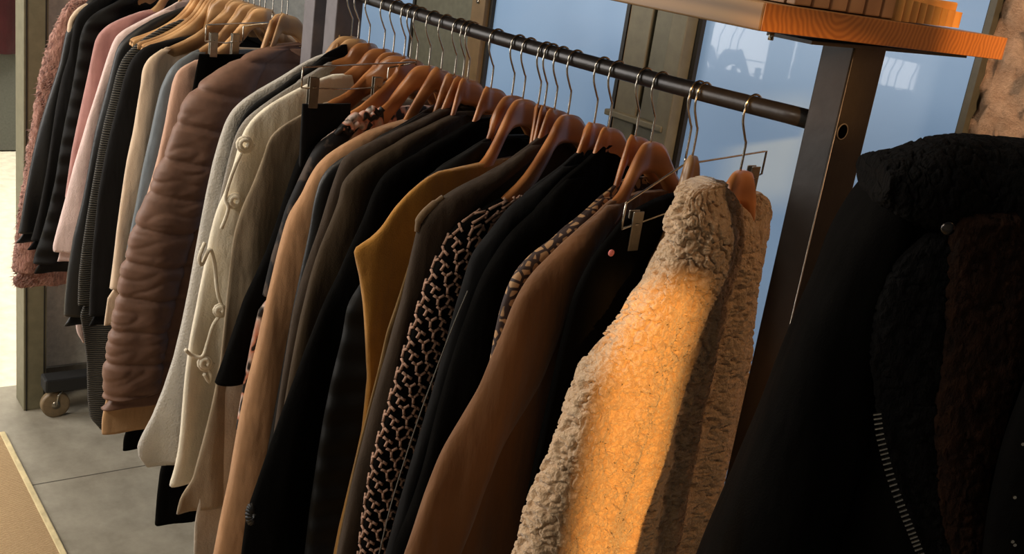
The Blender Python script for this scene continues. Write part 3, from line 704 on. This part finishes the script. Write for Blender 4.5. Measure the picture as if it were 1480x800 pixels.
garment('floral_dress', 'black dress with pink and white flowers beside the camel coat', 'dress', XE,
    [(545, 157), (520, 162), (495, 182), (470, 196), (455, 212), (440, 240), (425, 270), (412, 300), (402, 335), (392, 370), (383, 410), (374, 450), (362, 500), (350, 560), (340, 620)], FLORAL, sleeve=.09, smat=SHEER, cuff=-.5, fold=.002, shz=onG(484, 189, XE).z - .03)
for k, (a, b_, r_) in enumerate([(540, 160, .010), (528, 168, .012), (515, 170, .011), (505, 180, .010), (522, 181, .011), (497, 188, .009)]):
    q = onG(a, b_, XE, .012); mb = MB(); N_ = 12
    mb.tube(smoothpath([q + Vector((0, -.016, -.008)), q + Vector((.006, -.006, .005)), q + Vector((.002, .006, -.004)), q + Vector((.004, .016, .006))], 5), r_ * .6, 10)
    mb.build('flower_ruffle', FLORAL, LAST['root'])
hanger_for(LAST, XE + .035, 'wooden hanger holding the floral dress')
XD = railx(618) - .045
JD = garment('black_jumper', 'black jumper whose empty sleeve hangs in front of the cream cardigan', 'jumper', XD,
    [(470, 178), (450, 190), (436, 215), (422, 250), (410, 285), (398, 325), (384, 365), (368, 400), (352, 430), (340, 465), (328, 500), (316, 535), (305, 568), (306, 574)], BLK, sleeve=.075, cuff=-2, fold=.002, body_inset=.065, tuck=True)
XD2 = XD + .012
SK = garment('black_trousers', 'folded black trousers pinched in the metal clip hanger beside the cream cardigan', 'trousers', XD2,
    [(437, 150), (436, 170), (434, 200), (432, 240), (425, 300)], BLK2, width=.10, sleeve=0, thick=.008, fold=.001)
clip_hanger(XD2 + .012, 'metal clip hanger holding the folded black trousers beside the cream cardigan', (438, 97), (562, 98), XD2 + .075, XD2 - .0)
hanger_for(JD, XD, 'wooden hanger holding the black jumper')
XCc = railx(575) - .02
garment('taupe_coat', 'taupe wool coat right of the cream cardigan, its hem below the cardigan', 'coat', XCc,
    [(470, 148), (445, 160), (420, 174), (398, 188), (388, 200), (380, 225), (366, 262), (350, 300), (340, 335), (335, 370), (331, 410), (326, 460), (318, 520), (305, 580), (292, 640), (278, 700), (262, 716), (254, 742)], TAUPE, sleeve=0, hem=.01)
hanger_for(LAST, XCc + .02, 'wooden hanger holding the taupe wool coat')
hanger_for(LAST, railx(591), 'wooden hanger between the taupe coat and the black jumper', .03)
XB = railx(561) - .04
Bc = garment('cream_cardigan', 'cream felted cardigan with looped cord knots down its front', 'cardigan', XB,
    [(480, 108), (455, 116), (430, 128), (400, 145), (378, 160), (358, 180), (348, 198), (343, 215), (334, 245), (324, 275), (312, 305), (303, 345), (296, 390), (286, 440), (274, 490), (266, 540), (262, 580), (259, 620), (256, 650), (250, 680), (243, 700)], CREAM, sleeve=0, thick=.018, fold=.008, foldk=45, hem=.03)
hanger_for(LAST, XB + .04, 'wooden hanger holding the cream cardigan with cord knots')
# cords and knots
def cord(info, pts, r=.0036, name='cord'):
    P = [onG(a, b_, info['X'], info['thick'] + .006 + (0.004 if i % 2 else 0)) for i, (a, b_) in enumerate(pts)]
    mb = MB(); mb.tube(smoothpath(P, 5), r, 8); mb.build(name, CREAM, info['root'])
def knot(info, cx_, cy_, rad, name='cord_knot'):
    P = []
    for i in range(26):
        a = i * .55; rr = rad * (1 - i / 40); q = onG(cx_ + rr * math.cos(a), cy_ + rr * math.sin(a), info['X'], info['thick'] + .006 + .0003 * i); P.append(q)
    mb = MB(); mb.tube(P, .0042, 8); mb.build(name, CREAM, info['root'])
knot(Bc, 354, 208, 12); knot(Bc, 340, 290, 11); knot(Bc, 318, 448, 9); knot(Bc, 297, 524, 11)
cord(Bc, [(350, 218), (336, 250), (326, 285), (330, 302), (320, 330)]); cord(Bc, [(296, 350), (288, 372), (292, 382), (303, 360), (310, 380), (314, 420), (320, 440)])
cord(Bc, [(318, 455), (308, 470), (300, 495), (292, 515), (276, 512), (268, 505)]); cord(Bc, [(299, 530), (305, 542), (303, 552), (295, 540)])
XA2 = railx(539) - .035
garment('grey_cardigan', 'darker grey boucle cardigan directly left of the cream cardigan', 'cardigan', XA2,
    [(475, 90), (440, 110), (410, 130), (385, 146), (362, 162), (348, 178), (338, 200), (330, 230), (318, 280), (306, 340), (296, 400), (284, 460), (270, 520), (262, 580), (258, 640)], GREY2, sleeve=.08, cuff=-.85, sthick=.012, thick=.009)
hanger_for(LAST, XA2 + .035, 'wooden hanger holding the darker grey boucle cardigan')
XA = railx(523) - .03
garment('grey_coat', 'pale grey boucle coat with a rounded hem right of the puffer', 'coat', XA,
    [(478, 75), (455, 82), (430, 96), (405, 112), (375, 130), (350, 146), (335, 160), (325, 178), (316, 205), (308, 235), (300, 275), (292, 320), (283, 370), (274, 420), (264, 470), (252, 520), (237, 565), (220, 605), (204, 632), (198, 645), (200, 660), (212, 674)], GREY, sleeve=0, thick=.020, fold=.006, foldk=50, hem=.0, win=.005)
hanger_for(LAST, XA + .03, 'wooden hanger holding the pale grey boucle coat')
XA0 = -1.141
A0 = garment('dark_blouse', 'black blouse whose shoulder shows above the pale grey coat', 'blouse', XA0,
    [(508, 62), (486, 66), (470, 78), (452, 94), (430, 106), (408, 120), (380, 140), (356, 158), (342, 180), (330, 225), (312, 300)], BLK2, sleeve=.08, cuff=-.5, thick=.008, sthick=.01)
hanger_for(LAST, railx(499), 'wooden hanger holding the black blouse above the grey coat')
XU = railx(513) - .035
garment('black_dress', 'long black dress whose hem shows below the pale grey coat', 'dress', XU,
    [(400, 200), (350, 260), (320, 340), (300, 420), (275, 520), (255, 620), (232, 680), (227, 720), (224, 758)], BLK, sleeve=0, thick=.018, fold=.003, hem=.02)
hanger_for(LAST, XU + .035, 'wooden hanger holding the long black dress')
XV = railx(575) - .03
garment('knit_dress', 'pale oatmeal knit dress hanging lowest beneath the taupe coat hem', 'dress', XV + .012,
    [(430, 240), (400, 330), (360, 430), (335, 520), (310, 620), (290, 700), (280, 760), (279, 810), (277, 850)], cloth('oatmeal_knit', (196, 184, 168), .95, .3, 200, .8), sleeve=0, thick=.008, fold=.002)
hanger_for(A0, railx(489) - .01, 'leftmost wooden hanger on the near rack rail', .03)

# --- far rack -------------------------------------------------------------------------
def quilt(y, z, th, u):
    zz = z + .012 * noise.noise(Vector((y * 6, z * 3, 1))) + .10 * y
    s_ = min(1, abs(math.sin(math.pi * zz / .078)) * 2.0) ** .6
    lf = max(0, min(1, (-y - .14) / .10))
    q = Vector((y * 12 + z * 10, z * 30 - y * 8, 2))
    wr = (1 - min(1, abs(noise.noise(q)) * 3.0)) * (.0006 + .0026 * lf) + noise.noise(Vector((y * 9, z * 16, 7))) * .003
    return .0085 * s_ - .004 - wr * s_
XPU = -1.475
PU = garment('puffer_coat', 'mauve brown quilted puffer coat, last garment on the far rack', 'coat', XPU,
    [(432, 62), (405, 62), (385, 66), (360, 78), (330, 92), (300, 112), (278, 132), (265, 150), (256, 172), (247, 200), (234, 230), (220, 265), (205, 300), (192, 335), (182, 370), (172, 420), (162, 465), (155, 505), (150, 545), (148, 590)], PUFF, sleeve=.15, cuff=-1.3, thick=.022, sthick=.034, disp=quilt, sdisp=quilt, rows=260, cols=110, fold=.003, body_inset=.05)
hanger_for(LAST, XPU, 'wooden hanger holding the mauve brown puffer coat')
garment('tan_dress', 'tan dress showing below the hem of the puffer coat', 'dress', XPU - .012,
    [(300, 250), (260, 330), (210, 420), (165, 520), (152, 580), (147, 605), (147, 627)], TAN, sleeve=0, thick=.012, fold=.002)
hanger_for(LAST, XPU - .03, 'wooden hanger holding the tan dress behind the puffer coat')
garment('black_trousers', 'black trousers whose leg end shows just below the tan dress', 'trousers', -1.56,
    [(300, 300), (270, 400), (230, 520), (192, 600), (178, 630), (177, 650)], BLK, sleeve=0, thick=.010, fold=.002)
XK1 = -1.565
garment('black_skirt', 'black skirt pinned in a clip hanger left of the puffer coat', 'skirt', XK1,
    [(288, 78), (284, 100), (278, 140), (268, 200), (258, 260)], BLK, sleeve=0, thick=.01)
clip_hanger(XK1 + .01, 'metal clip hanger holding the black skirt left of the puffer coat', (298, 36), (352, 38), XK1 + .07, XK1 - .0)
REG = {}
def far(name, label, cat, X, px=None, mat=None, hl=None, **k):
    i = garment(name, label, cat, X, px, mat, **k)
    REG[name] = i; hanger_for(i, X, hl or ('wooden hanger holding the ' + label.split(' with ')[0].split(' left of ')[0].split(' between ')[0].split(' beside ')[0].split(' behind ')[0])); return i
far('pink_beige_blouse', 'pink beige blouse between the puffer coat and the slate top', 'blouse', -1.63,
    [(292, 84), (275, 88), (258, 98), (250, 115), (244, 145), (238, 180), (228, 225), (218, 260), (205, 300), (190, 350), (178, 400), (170, 450)], PKBG, sleeve=.09, cuff=-.8)
far('slate_top', 'slate blue satin top between two pale blouses', 'top', -1.70,
    [(285, 72), (262, 82), (244, 100), (232, 125), (225, 155), (216, 200), (206, 245), (196, 300), (186, 350), (176, 400)], SLATE, sleeve=.08, cuff=-.7)
far('sand_blouse', 'sand beige blouse with a soft rolled edge', 'blouse', -1.77,
    [(240, 68), (222, 76), (210, 88), (204, 105), (204, 115), (198, 150), (192, 190), (184, 230), (176, 280), (168, 330), (162, 380), (156, 430), (150, 470)], BEIGE, sleeve=.05, cuff=-.8, sthick=.014)
far('black_cardigan', 'plain black cardigan left of the sand blouse', 'cardigan', -1.86,
    [(290, 49), (262, 44), (243, 49), (220, 60), (198, 74), (186, 92), (178, 115), (170, 150), (160, 190), (150, 235), (142, 280), (138, 320), (134, 360), (130, 420), (128, 470)], BLK2, sleeve=.11, cuff=-.95)
far('ribbed_dress', 'long black ribbed knit dress with wavy grey lines', 'dress', -1.93,
    [(262, 28), (235, 38), (210, 52), (190, 68), (176, 84), (168, 105), (160, 140), (150, 180), (142, 220), (134, 265), (126, 310), (118, 360), (113, 400), (112, 440), (120, 480), (126, 520), (127, 575), (130, 605), (145, 618)], RIB, sleeve=.05, cuff=-.9, sthick=.012, thick=.016)
far('dark_jacket', 'charcoal black jacket left of the ribbed dress', 'jacket', -2.01,
    [(282, 5), (250, 15), (218, 28), (195, 42), (178, 56), (168, 70), (160, 100), (150, 140), (138, 190), (128, 240), (118, 290), (106, 340), (98, 390), (94, 430), (92, 470)], BLKS, sleeve=.10, cuff=-1.0)
far('pale_pink_blouse', 'crumpled pale pink blouse beside the charcoal jacket', 'blouse', -2.10,
    [(262, 0), (240, 12), (215, 24), (190, 36), (172, 46), (164, 58), (156, 80), (148, 105), (138, 135), (126, 170), (116, 205), (106, 240), (97, 280), (88, 315), (80, 345), (76, 360), (84, 378)], PPINK, sleeve=.09, cuff=-.9, fold=.007, sthick=.018)
far('dusty_pink_jumper', 'dusty pink jumper between the black coats and the pale pink blouse', 'jumper', -2.19,
    [(215, 14), (190, 20), (165, 30), (148, 42), (138, 55), (133, 75), (128, 100), (122, 130), (116, 160), (110, 190), (104, 220), (98, 260), (92, 300)], DPINK, sleeve=.10, cuff=-.75)
garment('pink_slip', 'pink slip whose ruffled hem peeks below the black cardigan', 'dress', -2.05,
    [(150, 200), (130, 300), (112, 400), (108, 460), (110, 480), (120, 494)], PPINK, sleeve=0, thick=.012, fold=.006)
far('black_dress', 'black crinkled dress left of the dusty pink jumper', 'dress', -2.27,
    [(195, -15), (165, 4), (140, 16), (124, 30), (116, 50), (110, 90), (103, 130), (95, 170), (88, 210), (80, 260), (70, 300), (60, 340), (50, 370), (46, 392), (50, 394)], VELV, sleeve=.09, cuff=-.9)
far('striped_black_shirt', 'black shirt with a pleated lower edge hanging behind the crinkled dress', 'shirt', -2.34,
    [(170, -20), (140, -2), (118, 12), (108, 28), (104, 50), (99, 80), (90, 110), (82, 150), (74, 200), (66, 250), (56, 300), (46, 340), (38, 360)], BLK2, sleeve=.09, cuff=-.85)
far('cream_edged_jacket', 'black leather jacket with a cream edge at its shoulder', 'jacket', -2.41,
    [(150, -15), (130, -4), (115, 14), (106, 28), (96, 42), (92, 60), (86, 90), (76, 120), (66, 150), (56, 185), (48, 220), (41, 255), (34, 290), (28, 325), (22, 350)], BLKS, sleeve=.09, cuff=-.85)
P = [onG(a, b_, -2.41, .006) + Vector((.004, -.002, .002)) for a, b_ in [(134, 6), (118, 14), (108, 24), (103, 34), (101, 50), (98, 72), (94, 100)]]
mb = MB(); mb.tube(smoothpath(P, 5), [.008] * 10 + [.0075] * 12 + [.004] * 9, 10); mb.build('cream_edge', BEIGE, LAST['root'])
far_i = far('fur_coat', 'dusty rose shaggy fur coat, leftmost on the far rack by the column', 'coat', -2.50, hl='wooden hanger holding the dusty rose fur coat', px=
    [(128, -18), (112, -10), (98, 4), (86, 22), (74, 48), (66, 75), (58, 105), (53, 135), (48, 165), (43, 195), (38, 225), (34, 260), (28, 300), (23, 340), (20, 375), (18, 405), (24, 414)], mat=PFUR, sleeve=.11, cuff=-1.0, sthick=.03, thick=.02,
    disp=lambda y, z, th, u: .006 * noise.fractal(Vector((y * 60, z * 60, math.sin(th) * 3)), .7, 2, 3), rows=120, cols=80)
# fur tufts
mb = MB()
for i in range(3200):
    z = random.uniform(far_i['z1'] + .01, far_i['z0'] - .03); yl = far_i['L'](z); s = random.random() ** 1.5; y = yl + s * .12
    hh = .03 * math.sin(math.pi * min(.5, max(0.02, s * .5 + .02))) if s < .9 else .03
    p = Vector((-2.50 + g(y) + .006 + .028 * math.sqrt(max(0, 1 - (1 - min(1, s * 1.6)) ** 2)), y + .002, z))
    d = Vector((random.uniform(.1, .5), -1.0 * (1 - s) - .1 + random.uniform(-.5, .5), random.uniform(-1.1, .2))).normalized() * random.uniform(.010, .020)
    sd = d.orthogonal().normalized() * .0016; q = d.cross(sd).normalized() * .0016
    mb.add([p + sd, p - sd * .5 + q, p - sd * .5 - q, p + d], [(0, 1, 3), (1, 2, 3), (2, 0, 3)])
fo = mb.build('fur_tufts', PFUR, far_i['root'])
for X, t_ in ((-1.872, 'nearest'), (-1.892, 'second'), (-1.912, 'third'), (-1.955, 'fourth'), (-1.978, 'farthest')):
    hanger(X, 'bare-armed pale wooden hanger above the black cardigan, %s of five side by side' % t_)
for nm, X in (('pink_beige_blouse', -1.60), ('slate_top', -1.665), ('sand_blouse', -1.735), ('black_cardigan', -1.815)):
    hanger_for(REG[nm], X, 'spare wooden hanger squeezed in just right of the ' + nm.replace('_', ' '), .03)

# ------------------------------------------------------------------ black shearling coat at the right
P0 = CAM + ray(1330, 420) * .98
NRM = Vector((-back.x, -back.y, 0)).normalized()      # away from the camera, level
SIDE = Vector((-NRM.y, NRM.x, 0)) * -1
def onP(px_, py_, d=0):       # d: towards the camera from the coat's middle plane
    r = ray(px_, py_); o = P0 - NRM * d; return CAM + r * ((o - CAM).dot(NRM) / r.dot(NRM))
bk = thing('shearling_coat', 'big black coat with curly fur collar in the right foreground', 'coat', tuple(onP(1400, 1100).xy) + (.55,))
def plab(name, Lp, Rp, half, mat, d=0, rows=80, cols=64, disp=None, pw=.6, par=None, fold=.004, foldk=60):
    A = smoothpath([onP(a, b_, d) for a, b_ in Lp], 8); B = smoothpath([onP(a, b_, d) for a, b_ in Rp], 8)
    def at(P, u):
        q = u * (len(P) - 1); i = min(int(q), len(P) - 2); return P[i].lerp(P[i + 1], q - i)
    vs = []; fs = []
    for i in range(rows + 1):
        u = i / rows; a, b_ = at(A, u), at(B, u)
        e = min(1, (u * 14) ** .5 + .12, ((1 - u) * 30) ** .5 + .2)
        for k in range(cols):
            th = 2 * math.pi * k / cols; s = (1 - math.cos(th)) / 2; sn = math.sin(th); p = a.lerp(b_, s); sx = math.copysign(abs(sn) ** pw, sn)
            f_ = fold * math.sin(foldk * p.dot(SIDE) + 3 * math.sin(p.z * 4))
            q = p - NRM * (half * e * sx + f_)
            if disp: q += (-NRM * sx + (a - b_).normalized() * math.cos(th)).normalized() * disp(p.dot(SIDE), p.z, th, u)
            vs.append(q)
    n = cols
    for i in range(rows):
        for k in range(n): fs.append((i * n + k, (i + 1) * n + k, (i + 1) * n + (k + 1) % n, i * n + (k + 1) % n))
    fs.append(tuple(range(n))); fs.append(tuple(rows * n + k for k in reversed(range(n))))
    mb = MB(); mb.add(vs, fs); return mb.build(name, mat, par or bk)
plab('body', [(1285, 255), (1262, 300), (1245, 400), (1235, 500), (1225, 620), (1205, 740), (1190, 820), (1170, 1000), (1160, 1150)],
     [(1600, 235), (1680, 300), (1700, 400), (1700, 500), (1690, 620), (1680, 740), (1670, 820), (1650, 1000), (1640, 1150)], .055, BLK)
plab('sleeve', [(1290, 238), (1262, 262), (1232, 300), (1205, 345), (1182, 400), (1155, 455), (1128, 520), (1102, 590), (1072, 665), (1045, 730), (1015, 800), (985, 880), (965, 950)],
     [(1305, 252), (1310, 275), (1306, 320), (1296, 380), (1286, 440), (1275, 500), (1262, 570), (1245, 640), (1228, 700), (1210, 760), (1190, 820), (1160, 900), (1130, 970)], .05, BLK, d=.012)
plab('sleeve', [(1600, 250), (1640, 320), (1660, 420), (1680, 560), (1690, 700), (1700, 900)], [(1650, 250), (1740, 330), (1790, 440), (1830, 600), (1850, 760), (1860, 950)], .05, BLK, d=.0, rows=40)
cfur = curl(120, .0022)
plab('front_panel', [(1345, 335), (1305, 372), (1282, 410), (1268, 455), (1262, 510), (1266, 560), (1271, 600), (1280, 650), (1295, 700), (1312, 750), (1331, 800), (1360, 880), (1390, 960)],
     [(1430, 325), (1440, 372), (1440, 410), (1436, 455), (1430, 510), (1425, 560), (1420, 610), (1416, 660), (1414, 710), (1414, 750), (1416, 800), (1420, 880), (1425, 960)], .012, BFUR, d=.062, fold=.001, disp=cfur, rows=200, cols=90)
plab('fur_lining', [(1385, 300), (1372, 350), (1365, 420), (1362, 500), (1350, 600), (1352, 680), (1362, 760), (1375, 830), (1392, 950)],
     [(1475, 300), (1480, 350), (1482, 420), (1474, 520), (1450, 600), (1430, 680), (1422, 740), (1418, 830), (1420, 950)], .018, LITFUR, d=.068, disp=cfur, rows=170, cols=90)
plab('fur_collar', [(1262, 246), (1268, 232), (1280, 226), (1300, 220), (1335, 206), (1372, 199), (1420, 200), (1480, 204), (1560, 214), (1640, 238), (1650, 250)],
     [(1262, 255), (1256, 268), (1258, 284), (1285, 304), (1330, 322), (1372, 332), (1420, 338), (1480, 342), (1560, 340), (1630, 296), (1652, 262)], .05, BFUR, d=.03, disp=cfur, rows=240, cols=130, pw=.8)
# zipper teeth
zp = smoothpath([onP(a, b_, .077) for a, b_ in [(1267, 592), (1271, 625), (1278, 655), (1289, 695), (1304, 735), (1318, 770), (1331, 803), (1352, 860), (1375, 920)]], 16)
acc = 0; mb = MB()
for i in range(len(zp) - 1):
    acc += (zp[i + 1] - zp[i]).length
    if acc > .0042:
        acc = 0; c = zp[i]; t_ = (zp[i + 1] - zp[i]).normalized(); s_ = t_.cross(NRM).normalized(); wd = .0035
        mb.tube([c - s_ * wd, c + s_ * wd], .0011, 5)
zt = mb.build('zipper_teeth', CHROME, bk, smooth=False)
mb = MB(); q = onP(1369, 329, .098); mb.tube([q, q - NRM * .004], [.0065, .005], 16); mb.build('snap_button', simple('dark_snap_metal', (70, 66, 64), .2, 1), bk)
# hanger stand that carries it (behind the coat)
st = thing('coat_stand', 'dark metal stand pole behind the big black coat in the right foreground', 'coat stand', tuple(onP(1450, 500, -.065).xy) + (0,))
bx = onP(1450, 500, -.07); bt = onP(1450, 262, 0)
mb = MB(); mb.tube([(bx.x, bx.y, .012), (bx.x, bx.y, bt.z + .0), bt], .011, 12); mb.build('pole', RAIL, st)
mb = MB(); mb.tube([(bx.x, bx.y, 0), (bx.x, bx.y, .012)], [.15, .14], 32); mb.build('base', RAIL, st)
# sequinned black garment at the right edge
sq = thing('sequin_dress', 'black dress with scattered silver sequins at the right edge, before the black coat', 'dress', tuple(onP(1560, 1100).xy) + (.6,))
plab('body', [(1560, 420), (1500, 520), (1472, 590), (1452, 650), (1438, 710), (1428, 770), (1420, 850), (1412, 950), (1408, 1050)], [(1620, 420), (1660, 520), (1690, 590), (1700, 650), (1710, 710), (1715, 770), (1720, 850), (1730, 950), (1740, 1050)], .018, BLK, d=.115, par=sq)
mb = MB()
for i in range(220):
    a, b_ = random.uniform(1440, 1700), random.uniform(560, 1000)
    if a < 1452 + (800 - b_) * .15: continue
    q = onP(a, b_, .1345); mb.tube([q, q - NRM * .0012], .0016, 6)
mb.build('sequins', CHROME, sq, smooth=False)
